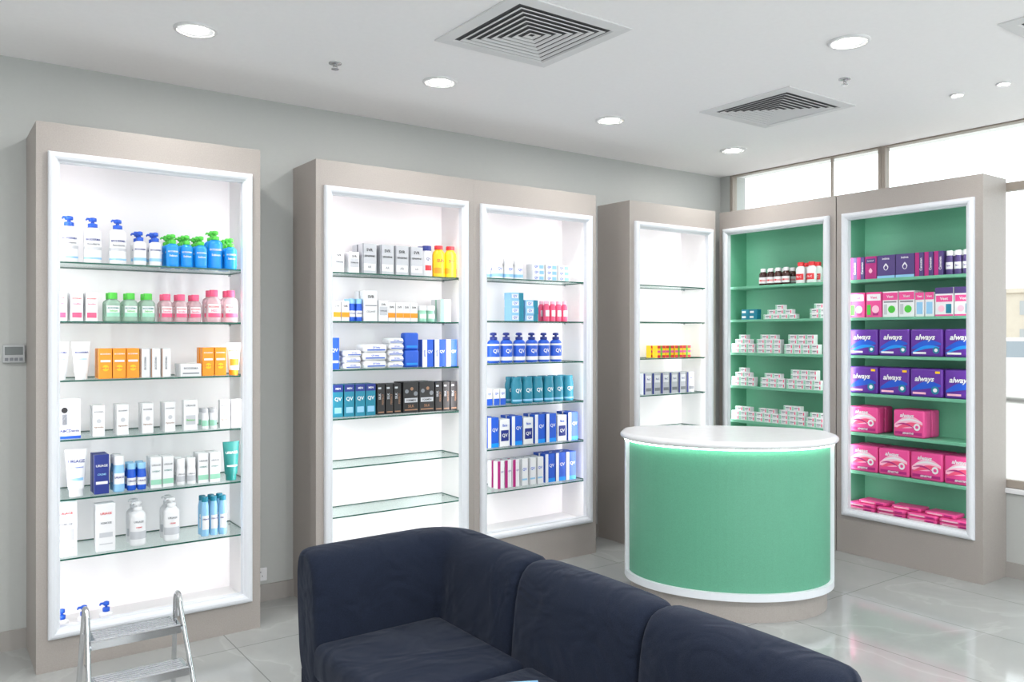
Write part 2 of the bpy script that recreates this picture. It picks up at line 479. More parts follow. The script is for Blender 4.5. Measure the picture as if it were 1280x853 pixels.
def tube_item(key, w, h, body, cap, label, spec, name="cream_tube"):
    mb = MB(); n = 20; hc = h * .16; loops = []
    for i in range(8):
        t = i / 7.0; z = hc + (h - hc) * t
        rx = w * (.36 + .14 * t); ry = max(.0015, w * .34 * (1 - t ** 1.5))
        loops.append([(rx * math.sin(2 * math.pi * j / n), -ry * math.cos(2 * math.pi * j / n), z) for j in range(n)])
    mb.stack(loops, body)
    def surf(x, z):
        t = (z - hc) / (h - hc); rx = w * (.36 + .14 * t); ry = max(.0015, w * .34 * (1 - t ** 1.5))
        q = max(0, 1 - (x / rx) ** 2); return -ry * math.sqrt(q) - .0016
    for s in spec:
        if s[0] == 'text':
            t, cz, wf, hf, m = s[1:6]
            vs, fs, tw, th = text_geo(t); k = min(w * wf / tw, h * hf / th)
            mb.add([(v.x * k, surf(v.x * k, h * cz + v.y * k), h * cz + v.y * k) for v in vs], fs, m)
        elif s[0] == 'band':
            vs = []; N = 9
            for zz in (s[1], s[2]):
                for i in range(N):
                    x = w * .30 * (2 * i / (N - 1) - 1); vs.append((x, surf(x, h * zz) + .0006, h * zz))
            mb.add(vs, [[i, i + 1, N + i + 1, N + i] for i in range(N - 1)], s[3], True)
    c = MB(); c.lathe([(w * .30, 0), (w * .31, .003), (w * .31, hc)], cap, 18, .95)
    reg(key, mb, [("cap", c, None)], w, w * .68, h, name, label, "tube")
def pack(key, w, d, h, base, deco, label, name="sanitary_pad_pack"):
    mb = MB()
    mb.box((0, 0, h / 2), (w - .006, d, h), base, min(.012, h * .3), 4, True)
    for sx in (-1, 1):
        mb.box((sx * (w / 2 - .003), 0, h / 2), (.004, d * .5, h * .8), base, .001)
    y = -d / 2 - .0008
    for s in deco:
        if s[0] == 'ell':
            n = 28; cx, cz, rx, rz, m = s[1:6]; yy = y - s[6] * .0005
            mb.add([(w * cx + rx * w * math.cos(6.2832 * i / n), yy, h * cz + rz * h * math.sin(6.2832 * i / n)) for i in range(n)], [list(range(n))], m)
        elif s[0] == 'swoosh':
            x0, x1, z0, z1, th, m, ly = s[1:8]; n = 14; vs = []
            for i in range(n + 1):
                u = i / n; zz = z0 + (z1 - z0) * u + .10 * math.sin(u * math.pi); tt = th * math.sin(math.pi * (.08 + .84 * u))
                vs += [(w * (x0 + (x1 - x0) * u), y - ly * .0005, h * (zz - tt / 2)), (w * (x0 + (x1 - x0) * u), y - ly * .0005, h * (zz + tt / 2))]
            mb.add(vs, [[2 * i, 2 * i + 2, 2 * i + 3, 2 * i + 1] for i in range(n)], m)
        elif s[0] == 'rect':
            x0, x1, z0, z1, m, ly = s[1:7]; mb.quad(w * x0, w * x1, h * z0, h * z1, y - ly * .0005, m)
        elif s[0] == 'text':
            t, cx, cz, wf, hf, m = s[1:7]
            mb.text(t, w * wf, h * hf, w * cx, h * cz, y - .0035, m, shear=.25, bold=.03)
    reg(key, mb, [], w, d, h, name, label, "package")

# skincare (first cabinet)
pump_bottle("pumpW", .037, .208, .75, W, BL, "white lotion pump bottle with blue pump", [('text', 'BIODERMA', .66, .9, .07, NB), ('text', 'Atoderm', .54, .8, .07, GR), ('band', .38, .46, LG), ('band', .12, .17, LB)])
pump_bottle("pumpWs", .029, .16, .8, W, BL, "small white pump bottle with blue pump", [('text', 'BIODERMA', .66, .9, .08, NB), ('band', .2, .32, LB)])
pump_bottle("pumpBs", .029, .155, .8, CY, GN, "sky blue pump bottle with lime green pump", [('text', 'BIODERMA', .66, .9, .09, W), ('text', 'Sebium', .48, .8, .09, W)])
pump_bottle("pumpBl", .036, .188, .75, CY, GN, "large sky blue pump bottle with lime green pump", [('text', 'BIODERMA', .66, .9, .08, W), ('text', 'Sebium', .48, .8, .08, W)])
pump_bottle("pumpTall", .036, .205, .9, W, W, "white round pump bottle with fine print", [('text', 'URIAGE', .70, .9, .06, GR), ('band', .2, .42, LG), ('text', 'CREME', .54, .6, .04, RD)])
pump_bottle("pumpLow", .028, .112, .8, W, BL, "short white pump bottle with blue pump", [('text', 'BIODERMA', .6, .8, .08, NB)])
carton("boxPink", .048, .045, .13, W, [('rect', .1, .9, .12, .3, PK), ('text', 'BIODERMA', .5, .78, .8, .08, RD), ('text', 'Sensibio', .5, .6, .7, .08, PK)], "white skincare carton with pink print")
cap_bottle("btlGreen", .033, .132, .7, CLG, GN, "clear bottle with green cap and mint liquid", [('band', .22, .40, MG, .9), ('band', .40, .70, W, .9), ('text', 'BIODERMA', .60, .8, .08, TG), ('text', 'Sebium', .48, .7, .09, GN)], .55, .22)
cap_bottle("btlPink", .029, .132, .75, CLP, PK, "clear bottle with pink cap", [('band', .22, .40, PK, .9), ('band', .40, .70, W, .9), ('text', 'BIODERMA', .60, .8, .08, RD), ('text', 'Sensibio', .48, .7, .09, PK)], .58, .22)
cap_bottle("btlPinkL", .036, .158, .7, CLP, PK, "large clear bottle with pink cap", [('band', .2, .36, PK, .9), ('band', .36, .7, W, .9), ('text', 'BIODERMA', .6, .8, .08, RD), ('text', 'H2O', .45, .5, .10, PK)], .5, .2)
tube_item("tubeW", .078, .168, W, W, "white cream tube standing on its cap", [('text', 'BIODERMA', .72, .7, .06, NB), ('text', 'Cicabio', .55, .5, .06, LB)])
tube_item("tubeO", .07, .16, W, OR, "white sunscreen tube with orange cap", [('text', 'BIODERMA', .75, .7, .06, OR), ('band', .3, .5, OR)])
carton("boxOrange", .054, .045, .137, OR, [('rect', .12, .88, .55, .62, W), ('text', 'BIODERMA', .5, .82, .8, .08, W), ('disc', .5, .35, .26, YE), ('text', 'SPF 50+', .5, .35, .6, .08, RD)], "orange sunscreen carton with white print")
carton("boxSlim", .042, .035, .135, W, [('text', 'BIODERMA', .5, .5, .7, .22, GR, True), ('rect', 0, .12, 0, 1, BR)], "slim white skincare carton with bronze edge")
carton("boxFlat", .095, .05, .06, W, [('text', 'BIODERMA', .5, .65, .7, .2, GR), ('rect', .1, .9, .2, .3, GR)], "small flat white carton")
carton("boxFig", .10, .05, .175, W, [('rect', .12, .6, .30, .92, LG), ('disc', .36, .72, .13, BK), ('rect', .27, .46, .35, .62, GR), ('text', 'ABCDerm', .55, .2, .75, .08, NB), ('rect', 0, 1, 0, .07, BL)], "large white carton with dark picture of a figure")
carton("boxS4", .048, .04, .14, W, [('text', 'BIODERMA', .5, .8, .8, .07, GR), ('disc', .5, .5, .2, LG), ('text', 'Pigmentbio', .5, .3, .8, .06, BR)], "white skincare carton with grey emblem")
carton("boxS4b", .062, .045, .147, W, [('text', 'URIAGE', .5, .82, .7, .08, GR), ('rect', .15, .85, .2, .5, LG), ('text', 'Bariesun', .5, .35, .6, .06, GN)], "wide white skincare carton with grey panel")
cap_bottle("btlMini", .017, .10, 1, W, LG, "small white bottle with pale green label", [('band', .2, .55, MG, 1.3)], .8, .2)
tube_item("tubeU", .09, .208, W, W, "large white tube with blue lettering", [('text', 'URIAGE', .75, .75, .07, NB), ('text', 'EAU THERMALE', .62, .6, .04, BL), ('band', .34, .40, LB)])
carton("boxNavy", .06, .045, .178, NB, [('rect', .1, .9, .25, .32, W), ('text', 'URIAGE', .5, .72, .8, .08, W), ('text', 'CREME', .5, .5, .6, .06, LB)], "navy blue skincare carton with white lettering")
cap_bottle("btlSpray", .025, .165, 1, LB, W, "pale blue spray bottle with white cap", [('band', .3, .7, W, 1.0), ('text', 'URIAGE', .55, .9, .08, NB)], .85, .25)
cap_bottle("btlBlueS", .020, .125, 1, BL, LB, "small blue bottle with pale cap", [('band', .25, .6, W, 1.3), ('text', 'URIAGE', .45, .9, .08, NB)], .85, .22)
cap_bottle("btlWhiteS", .021, .128, 1, W, W, "small white roll-on bottle", [('band', .2, .5, LG, 1.2), ('text', 'URIAGE', .6, .9, .08, GR)], .9, .3)
carton("boxGrn", .048, .04, .145, W, [('rect', 0, 1, .12, .28, MG), ('text', 'URIAGE', .5, .75, .8, .08, GR), ('text', 'HYSEAC', .5, .55, .7, .07, TG)], "white skincare carton with green band")
tube_item("tubeTeal", .082, .19, TG, TG, "teal green tube with white lettering", [('text', 'URIAGE', .72, .7, .07, W), ('band', .36, .40, W)])
carton("boxTall", .088, .06, .24, W, [('text', 'URIAGE', .5, .8, .6, .05, RD), ('rect', .15, .85, .15, .17, LG), ('text', 'XEMOSE', .5, .6, .6, .05, GR), ('rect', .15, .85, .3, .5, LG)], "tall white carton with faint red lettering")
carton("boxTall2", .078, .06, .215, W, [('text', 'URIAGE', .5, .8, .6, .05, RD), ('rect', .15, .85, .15, .17, LG), ('text', 'XEMOSE', .5, .6, .6, .05, GR), ('rect', .15, .85, .3, .4, LG)], "white carton with faint red lettering")
cap_bottle("btlAqua", .019, .19, 1, LB, TE, "slim light blue bottle with teal cap", [('band', .2, .6, W, .9), ('text', 'URIAGE', .5, .9, .06, NB)], .75, .12)
# second cabinet
carton("boxGreyS", .058, .05, .12, W, [('rect', .08, .92, .3, .7, LG), ('text', 'SVR', .5, .8, .5, .1, BK), ('text', 'TOPIALYSE', .5, .5, .75, .06, BK)], "white carton with grey panel and black lettering")
carton("boxGreyL", .085, .06, .17, LG, [('rect', .08, .92, .12, .35, W), ('text', 'SVR', .5, .8, .5, .1, BK), ('text', 'SENSIFINE', .5, .6, .75, .06, BK), ('text', 'AR', .5, .24, .3, .1, GR), ('rect', 0, .07, 0, 1, GR)], "large pale grey carton with black lettering")
cap_bottle("btlWB", .032, .185, .75, W, NB, "white bottle with navy cap and red mark", [('band', .25, .45, RD, .7), ('text', 'QV', .68, .7, .12, NB)], .8, .16)
cap_bottle("btlYel", .040, .19, .7, YE, RD, "yellow sunscreen bottle with red cap", [('band', .15, .35, OR), ('text', 'SUN', .6, .7, .12, RD)], .6, .12)
carton("boxTallW", .08, .055, .172, W, [('rect', .05, .95, .5, .53, GR), ('text', 'SVR', .5, .8, .5, .1, BK), ('text', 'CICAVIT', .5, .32, .7, .08, GR)], "white carton with grey line and lettering")
carton("boxOW", .045, .04, .11, W, [('rect', 0, 1, .2, .45, OR), ('text', 'SVR', .5, .75, .6, .12, BK)], "small white carton with orange band")
cap_bottle("jarG", .026, .095, 1, MG, W, "small green jar with white lid", [('band', .3, .7, W, 1.0)], .95, .3, name="jar", cat="jar")
carton("boxCream", .07, .05, .135, W, [('rect', 0, .35, 0, 1, MG), ('text', 'SVR', .65, .7, .5, .1, GR)], "white and pale green carton")
carton("boxQVb", .055, .05, .172, BL, [('text', 'QV', .5, .6, .7, .2, W), ('rect', .1, .9, .2, .28, W)], "blue skincare carton with white lettering")
pack("bagQV", .10, .055, .10, BL, [('text', 'QV', 0, .62, .45, .34, W), ('rect', -.35, .35, .14, .26, CY, 1)], "small rounded blue refill pack with white lettering", "refill_pack")
carton("boxQVw", .075, .05, .16, BL, [('rect', 0, .42, 0, 1, W), ('text', 'QV', .7, .55, .45, .16, W), ('text', 'gentle', .2, .5, .3, .2, BL, True)], "blue and white skincare carton")
def wipes(key, w, d, h):
    mbw = MB()
    mbw.box((0, 0, h / 2), (w - .01, d, h), W, h * .32, 3, True); mbw.box((0, -.002, h - .0015), (w * .5, d * .5, .003), BL, .001)
    for sx in (-1, 1): mbw.box((sx * (w / 2 - .005), 0, h / 2), (.010, d * .8, .003), W)
    mbw.quad(-w * .38, w * .38, h * .24, h * .38, -d / 2 - .0008, BL); mbw.text('QV baby', w * .55, h * .28, 0, h * .6, -d / 2 - .001, BL)
    reg(key, mbw, [], w, d, h, "wipes_pack", "white soft pack of wipes with blue print", "package")
wipes("wipes", .15, .11, .045); wipes("wipesS", .105, .09, .034)
carton("boxTeal", .058, .045, .178, TE, [('rect', 0, 1, .78, 1, NB), ('text', 'QV', .5, .55, .7, .16, W), ('rect', .15, .85, .12, .3, LB), ('text', 'MEN', .5, .88, .5, .07, W)], "teal and navy skincare carton with white lettering")
carton("boxBlack", .046, .045, .172, BK, [('text', 'SILK', .3, .6, .5, .3, LG, True), ('text', 'PERFECT', .72, .5, .8, .25, BR, True), ('rect', .1, .9, .06, .10, BR), ('rect', .1, .5, .84, .9, LG)], "black carton with bronze and silver lettering")
carton("boxBlackW", .10, .05, .178, BK, [('disc', .22, .70, .12, GR), ('disc', .55, .78, .10, BR), ('disc', .8, .62, .13, GR), ('rect', .08, .92, .34, .48, LG), ('text', 'FORMEN', .5, .41, .6, .07, BK), ('rect', .08, .92, .08, .12, BR), ('text', 'SILK', .5, .22, .4, .10, BR)], "wide glossy black carton with silver and bronze pattern")
# third cabinet
cap_bottle("jarQ", .037, .13, .85, W, W, "white cream jar with blue print", [('ring', .15, .35, LB), ('text', 'QV', .65, .5, .2, BL)], .95, .25, name="jar", cat="jar")
carton("flatW", .095, .07, .036, W, [('text', 'QV', .3, .5, .3, .5, BL), ('rect', .55, .92, .2, .8, LB)], "flat white carton with pale blue end")
carton("flatB", .10, .07, .045, LB, [('rect', .1, .6, .2, .8, W), ('text', 'QV', .35, .5, .3, .45, BL), ('rect', .65, 1, 0, 1, TE)], "flat light blue carton with white label")
cap_bottle("btlPk", .022, .135, .9, PK, LP, "small pink bottle with pale cap", [('band', .3, .65, W, .8)], .6, .15)
pump_bottle("pumpQV", .043, .19, .75, BL, NB, "blue pump bottle with white band and navy pump", [('ring', .74, .82, W), ('ring', .10, .26, W), ('text', 'QV', .50, .8, .2, W)])
cap_bottle("btlTeal", .040, .168, .65, TE, TE, "teal bottle with teal cap", [('band', .1, .18, LB), ('text', 'QV', .55, .7, .2, W)], .8, .12)
carton("boxWB", .042, .04, .10, W, [('rect', 0, 1, .0, .4, BL), ('text', 'QV', .5, .7, .6, .15, BL)], "small white carton with blue base")
carton("boxQV1", .082, .055, .185, BL, [('rect', 0, .3, 0, 1, W), ('text', 'QV', .65, .58, .5, .15, W), ('rect', .3, 1, .0, .14, CY)], "blue carton with white side stripe and lettering")
carton("boxQV2", .078, .055, .17, W, [('rect', .12, .88, .2, .6, NB), ('text', 'QV', .5, .4, .55, .15, W), ('text', 'face', .5, .78, .5, .1, BL)], "white carton with navy square and lettering")
carton("boxPW", .052, .045, .172, W, [('rect', 0, .42, 0, 1, MA), ('text', 'QV', .7, .6, .4, .12, PU)], "white carton with purple stripe")
carton("boxWh", .055, .05, .172, W, [('text', 'QV', .5, .6, .6, .14, BL), ('rect', .15, .85, .2, .26, LB), ('rect', 0, .1, 0, 1, GR)], "white carton with blue lettering")
# fourth cabinet
carton("boxStripe", .082, .05, .088, YE, [('rect', 0, 1, .0, .22, RD), ('rect', 0, 1, .42, .6, HP), ('rect', 0, 1, .78, 1, RD), ('rect', .38, .62, 0, 1, GN)], "small carton with yellow and red stripes")
carton("boxGB", .08, .055, .15, LG, [('rect', .0, .2, 0, 1, NB), ('rect', .3, .95, .55, .9, W), ('text', 'RoC', .64, .72, .4, .12, NB), ('rect', .3, .95, .15, .3, GR)], "grey and white carton with dark blue stripe")
# fifth cabinet
cap_bottle("btlBrown", .031, .125, 1, BN, W, "dark brown medicine bottle with white cap", [('band', .15, .6, W, 1.4), ('band', .3, .42, RD, 1.3)], .6, .2, name="medicine_bottle")
cap_bottle("btlWR", .036, .15, .8, W, RD, "white bottle with red cap and label", [('band', .2, .55, RD, 1.0), ('text', 'Vit C', .38, .8, .12, W)], .6, .18)
carton("boxTiny", .068, .045, .034, W, [('rect', .03, .24, .1, .9, MG), ('rect', .82, .95, .2, .8, PK), ('rect', .30, .76, .52, .72, GR), ('rect', .30, .64, .24, .40, LG)], "small white medicine carton with grey print", "medicine_box")
carton("boxTinyT", .07, .05, .038, TE, [('rect', .1, .6, .3, .7, W)], "small teal medicine carton", "medicine_box")
# sixth cabinet
carton("boxPur", .052, .05, .15, DP, [('rect', 0, .5, 0, 1, MA), ('text', 'Canesten', .72, .5, .7, .3, W, True)], "dark purple and magenta carton")
carton("boxMag", .078, .05, .15, MA, [('rect', .08, .92, .7, .9, DP), ('text', 'Lactacyd', .5, .8, .7, .08, W), ('drop', .5, .38, .16, LP)], "magenta intimate care carton with pale drop")
carton("boxDrop", .12, .05, .15, DP, [('rect', 0, 1, 0, .12, LB), ('drop', .5, .5, .14, W), ('drop', .5, .47, .09, DP, 1), ('text', 'intima', .5, .85, .5, .09, W)], "blue violet carton with white drop emblem")
cap_bottle("btlPurW", .023, .148, .8, DP, W, "purple bottle with white cap", [('band', .3, .65, W, 1.1), ('text', 'fem', .48, .8, .1, PU)], .75, .2)
carton("boxVeetP", .105, .05, .165, HP, [('rect', .06, .94, .66, .92, W), ('text', 'Veet', .5, .79, .45, .12, HP), ('disc', .62, .32, .24, LP), ('rect', .06, .3, .1, .5, GN), ('rect', .45, .8, .08, .2, MA)], "pink hair removal carton with white name panel")
carton("boxVeetG", .10, .05, .165, W, [('rect', 0, 1, .66, .95, HP), ('text', 'Veet', .5, .80, .45, .12, W), ('disc', .6, .3, .24, GN), ('rect', .08, .3, .1, .5, LG), ('rect', .08, .92, .56, .62, GR)], "white hair removal carton with pink and green print")
carton("boxVeetS", .055, .05, .15, W, [('rect', 0, 1, .7, 1, HP), ('text', 'Veet', .5, .84, .6, .10, W), ('rect', .15, .85, .1, .6, LB)], "slim white and pink carton")
carton("boxVeetN", .108, .05, .175, W, [('rect', 0, 1, .78, 1, DP), ('rect', .05, .95, .50, .72, HP), ('text', 'Veet', .5, .61, .45, .11, W), ('disc', .35, .26, .18, LP), ('rect', .6, .9, .1, .42, TE), ('rect', 0, 1, .0, .06, HP)], "white carton with pink and violet print")
pack("alwP", .205, .09, .172, PU, [('swoosh', -.44, .44, .30, .46, .24, BL, 1), ('swoosh', -.44, .40, .14, .34, .12, CY, 2), ('text', 'always', -.02, .68, .70, .26, W), ('rect', -.40, .0, .10, .17, W, 3), ('ell', .30, .24, .10, .12, TE, 4), ('ell', .30, .24, .05, .06, W, 5)], "purple soft pack of sanitary pads with white lettering")
pack("alwPy", .205, .09, .176, PU, [('swoosh', -.44, .44, .24, .42, .26, BL, 1), ('rect', .28, .42, .84, .92, YE, 2), ('text', 'always', -.04, .62, .68, .25, W), ('rect', -.40, .0, .10, .17, LP, 3), ('ell', .28, .26, .12, .14, TE, 4), ('ell', .28, .26, .06, .07, W, 5)], "purple soft pack of sanitary pads with yellow corner flash")
pack("alwK", .205, .09, .172, HP, [('swoosh', -.44, .44, .40, .52, .44, LP, 1), ('swoosh', -.40, .44, .28, .46, .16, PK, 2), ('swoosh', -.34, .40, .54, .58, .08, W, 3), ('swoosh', -.40, .2, .44, .34, .06, MA, 3), ('ell', .27, .40, .10, .13, W, 4), ('ell', .27, .40, .05, .06, HP, 5), ('text', 'always', -.04, .78, .56, .19, W), ('rect', -.42, .42, .10, .20, MA, 3), ('text', 'SENSITIVE', 0, .15, .5, .07, W)], "pink soft pack of sanitary pads with white lettering")
pack("alwFlat", .19, .12, .024, HP, [('rect', -.4, .1, .3, .7, LP, 1), ('rect', .15, .4, .3, .7, MA, 1)], "pink sanitary pad pack lying flat")

# ---------------------------------------------------------------- placement on shelves
def put(c, shelf, key, pos, y=.10, rows=1, stack=1, group=None, jit=2.2, lab=None):
    t = TM[key]
    z = c.zin if shelf < 0 else c.shelves[shelf]
    for p in pos:
        sx = (p - c.x0) if c.rot == 0 else (c.y0 - p)
        for r in range(rows):
            for s in range(stack):
                yy = y + r * (t.d + .014) + random.uniform(-.003, .003)
                if yy + t.d / 2 > c.D - .026: continue
                sxx = min(max(sx, .044 + t.w / 2), c.W - .044 - t.w / 2)
                M = c.M @ T(sxx, yy, z + s * t.h + .0003) @ RZ(random.uniform(-jit, jit) if stack == 1 else random.uniform(-jit, jit) * .7)
                o = obj(t.name, t.main, M=M, label=lab or t.label, cat=t.cat, group=group)
                for n, me, lb in t.parts:
                    obj(n, me, parent=o)
g = dict(group="lotion bottles on the top glass shelf")
put(c1, 5, "pumpW", [.533, .628, .731], **g)
put(c1, 5, "pumpWs", [.825, .893], rows=2, **g)
put(c1, 5, "pumpBs", [.965, 1.030, 1.095], rows=3, y=.08, **g)
put(c1, 5, "pumpBl", [1.168], rows=2, **g); put(c1, 5, "pumpBs", [1.238], rows=3, y=.08, **g)
g = dict(group="micellar water bottles on the second glass shelf")
put(c1, 4, "boxPink", [.498, .561, .622], rows=2, **g)
put(c1, 4, "btlGreen", [.71, .785, .86], rows=2, **g)
put(c1, 4, "btlPink", [.943, 1.008, 1.074], rows=2, **g)
put(c1, 4, "btlPinkL", [1.16, 1.243], rows=2, **g)
g = dict(group="sun care products on the third glass shelf")
put(c1, 3, "tubeW", [.496, .582], rows=1, **g)
put(c1, 3, "boxOrange", [.677, .735, .793, 1.130, 1.188], rows=2, jit=1, **g)
put(c1, 3, "boxSlim", [.846, .892, .938], rows=2, jit=1, **g)
put(c1, 3, "boxFlat", [1.048], rows=2, **g); put(c1, 3, "tubeO", [1.257], **g)
g = dict(group="skincare cartons on the fourth glass shelf")
put(c1, 2, "boxFig", [.527], **g)
put(c1, 2, "boxS4", [.651, .748, .857, .954], rows=2, jit=5, **g)
put(c1, 2, "boxS4b", [1.048], rows=1, **g)
put(c1, 2, "btlMini", [1.12, 1.158], rows=2, **g)
put(c1, 2, "boxS4", [1.212, 1.266], **g)
g = dict(group="skincare products on the fifth glass shelf")
put(c1, 1, "btlBlueS", [.478], **g); put(c1, 1, "tubeU", [.561], **g)
put(c1, 1, "boxNavy", [.661], rows=2, **g); put(c1, 1, "btlSpray", [.735], rows=2, **g)
put(c1, 1, "btlBlueS", [.790, .833], rows=2, **g)
put(c1, 1, "boxGrn", [.893, .947], rows=2, jit=1.5, **g)
put(c1, 1, "btlWhiteS", [1.008, 1.055], rows=2, **g)
put(c1, 1, "boxGrn", [1.108, 1.162], rows=2, jit=1.5, **g); put(c1, 1, "tubeTeal", [1.246], **g)
g = dict(group="body care products on the lowest glass shelf")
put(c1, 0, "boxTall", [.517], **g); put(c1, 0, "boxTall2", [.677], **g)
put(c1, 0, "pumpTall", [.819, .968], rows=2, y=.11, **g)
put(c1, 0, "btlAqua", [1.12, 1.162, 1.204], rows=2, **g)
put(c1, -1, "pumpLow", [.505, .593, .684], y=.10, group="short pump bottles on the cabinet floor")
# cabinet 2
g = dict(y=.13, group="cartons on the top shelf of the wide cabinet")
put(c2, 5, "boxGreyS", [1.85, 1.94], rows=2, **g)
put(c2, 5, "boxGreyL", [2.03, 2.14, 2.235, 2.327], rows=2, **g)
put(c2, 5, "btlWB", [2.415], rows=2, **g); put(c2, 5, "btlYel", [2.495, 2.58], rows=1, **g)
g = dict(y=.13, jit=1.2, group="small cartons on the second shelf")
put(c2, 4, "boxOW", [1.84, 1.89], rows=2, **g); put(c2, 4, "btlBlueS", [1.935, 1.977], rows=2, **g)
put(c2, 4, "boxTallW", [2.04], rows=2, **g); put(c2, 4, "boxGreyS", [2.118], **g)
put(c2, 4, "boxOW", [2.175, 2.223, 2.271, 2.319], rows=2, **g)
put(c2, 4, "jarG", [2.38, 2.44], rows=2, **g); put(c2, 4, "boxCream", [2.53], rows=2, **g)
g = dict(y=.13, group="blue and white skincare on the third shelf")
put(c2, 3, "boxQVb", [1.825], rows=2, **g)
g["jit"] = 9
put(c2, 3, "wipesS", [1.925], stack=3, **g); put(c2, 3, "wipes", [2.055], stack=3, **g); put(c2, 3, "wipesS", [2.19], stack=5, **g)
g["jit"] = 2
put(c2, 3, "bagQV", [2.30], stack=2, **g)
put(c2, 3, "boxQVw", [2.405, 2.488, 2.57], rows=2, **g)
g = dict(y=.13, jit=1.2, group="black and teal cartons on the fourth shelf")
put(c2, 2, "boxTeal", [1.845, 1.912, 1.978, 2.042], rows=2, **g)
put(c2, 2, "boxBlack", [2.105, 2.158, 2.211], rows=2, **g)
put(c2, 2, "boxBlackW", [2.295, 2.40], rows=2, **g)
put(c2, 2, "boxBlack", [2.482, 2.534, 2.586], rows=2, **g)
# cabinet 3
g = dict(y=.13, group="jars and flat boxes on the top shelf")
put(c3, 5, "jarQ", [2.92, 3.0, 3.08], rows=2, **g); put(c3, 5, "flatW", [3.22, 3.325, 3.43], stack=3, **g)
g = dict(y=.13, group="pink and light blue products on the second shelf")
put(c3, 4, "flatB", [3.05], stack=4, **g); put(c3, 4, "flatB", [3.165], stack=3, **g)
put(c3, 4, "btlPk", [3.31, 3.36, 3.41, 3.46], rows=2, **g)
g = dict(y=.13, group="blue pump bottles on the third shelf")
put(c3, 3, "pumpQV", [2.89, 2.99, 3.09, 3.19, 3.29, 3.39], rows=1, **g)
g = dict(y=.13, group="teal bottles on the fourth shelf")
put(c3, 2, "boxWB", [2.85, 2.90, 2.95], rows=2, **g)
put(c3, 2, "btlTeal", [3.07, 3.155, 3.24, 3.325, 3.41, 3.495], rows=2, **g)
g = dict(y=.13, jit=1.5, group="blue and white cartons on the fifth shelf")
put(c3, 1, "boxQV2", [2.96, 3.145, 3.42], rows=2, **g)
put(c3, 1, "boxQV1", [2.87, 3.055, 3.235, 3.328, 3.515], rows=2, **g)
g = dict(y=.13, jit=1.5, group="cartons on the lowest glass shelf of the joined cabinets")
put(c3, 0, "boxPW", [2.93, 2.99, 3.05], rows=2, **g)
put(c3, 0, "boxWh", [3.115, 3.178, 3.24], rows=2, **g)
put(c3, 0, "boxQV1", [3.32, 3.41, 3.50], rows=2, **g)
# cabinet 4
put(c4, 3, "boxStripe", [4.345, 4.435, 4.525, 4.615], rows=2, y=.12, group="striped cartons in the corner cabinet")
put(c4, 2, "boxGB", [4.2, 4.29, 4.38, 4.47, 4.56, 4.65], rows=2, y=.12, group="grey cartons in the corner cabinet")
# cabinet 5
g = dict(y=.10, group="medicine bottles on the green shelf")
put(c5, 5, "btlBrown", [3.82, 3.755, 3.69, 3.625], rows=2, **g)
put(c5, 5, "btlWR", [3.50, 3.415], rows=2, **g)
put(c5, 4, "boxTinyT", [3.97, 3.895], stack=2, y=.10, group="small medicine cartons on the green shelves")
def pyramid(c, shelf, centre, counts, y=.09):
    t = TM["boxTiny"]
    for k, n in enumerate(counts):
        for i in range(n):
            p = centre + (i - (n - 1) / 2) * (t.w + .002) + (random.uniform(-.001, .001))
            sx = c.y0 - p
            M = c.M @ T(sx, y, c.shelves[shelf] + k * t.h + .0003) @ RZ(random.uniform(-1.2, 1.2))
            obj(t.name, t.main, M=M, label=t.label, cat=t.cat, group="small medicine cartons on the green shelves")
for s, lst in {4: [(3.66, (4, 3, 1)), (3.34, (2, 2, 1))],
               3: [(3.985, (3, 3, 2, 1)), (3.755, (3, 3, 3, 2)), (3.48, (4, 4, 3, 3))],
               2: [(3.985, (3, 3, 2, 1)), (3.72, (3, 3, 2)), (3.46, (4, 4, 3, 3))],
               1: [(3.985, (3, 3, 2)), (3.77, (3, 3, 2)), (3.555, (3, 3, 3, 2)), (3.34, (3, 3, 2))],
               0: [(3.985, (3, 2)), (3.75, (3, 2, 1)), (3.48, (3, 2))]}.items():
    for cc, cn in lst: pyramid(c5, s, cc, cn)
# cabinet 6
g = dict(y=.10, jit=1.5, group="intimate care products on the green shelf")
put(c6, 5, "boxPur", [3.085, 3.03], rows=2, **g); put(c6, 5, "boxMag", [2.96], rows=2, **g)
put(c6, 5, "boxDrop", [2.855, 2.73], rows=2, **g); put(c6, 5, "boxPur", [2.638, 2.58, 2.522], rows=2, **g)
put(c6, 5, "btlPurW", [2.465, 2.415, 2.365, 2.314], rows=2, **g)
g = dict(y=.10, jit=2, group="hair removal cartons on the green shelf")
put(c6, 4, "boxVeetP", [3.055, 2.94], rows=2, **g); put(c6, 4, "boxVeetG", [2.828, 2.72], rows=2, **g)
put(c6, 4, "boxVeetS", [2.636, 2.575], rows=2, **g); put(c6, 4, "boxVeetN", [2.485, 2.37], rows=1, **g)
g = dict(y=.105, jit=.6, rows=2, group="purple sanitary pad packs")
put(c6, 3, "alwP", [3.006, 2.797, 2.588, 2.379], **g)
put(c6, 2, "alwPy", [3.006, 2.797, 2.588, 2.379], **g)
g = dict(y=.105, jit=.6, rows=2, group="pink sanitary pad packs")
put(c6, 1, "alwK", [3.006], **g); put(c6, 1, "alwK", [2.70], **g)
put(c6, 0, "alwK", [3.006, 2.797, 2.588, 2.379], **g)
g["rows"] = 1
put(c6, -1, "alwFlat", [3.015, 2.81, 2.61, 2.41], stack=2, **g)
for (p, dy) in ((2.95, 0), (2.73, .01), (2.51, 0)):
    t = TM["alwFlat"]; M = c6.M @ T(c6.y0 - p, .13 + dy, c6.zin + 2 * t.h + .0006) @ RZ(random.uniform(-7, 7))
    obj(t.name, t.main, M=M, label=t.label, cat=t.cat, group="pink sanitary pad packs")

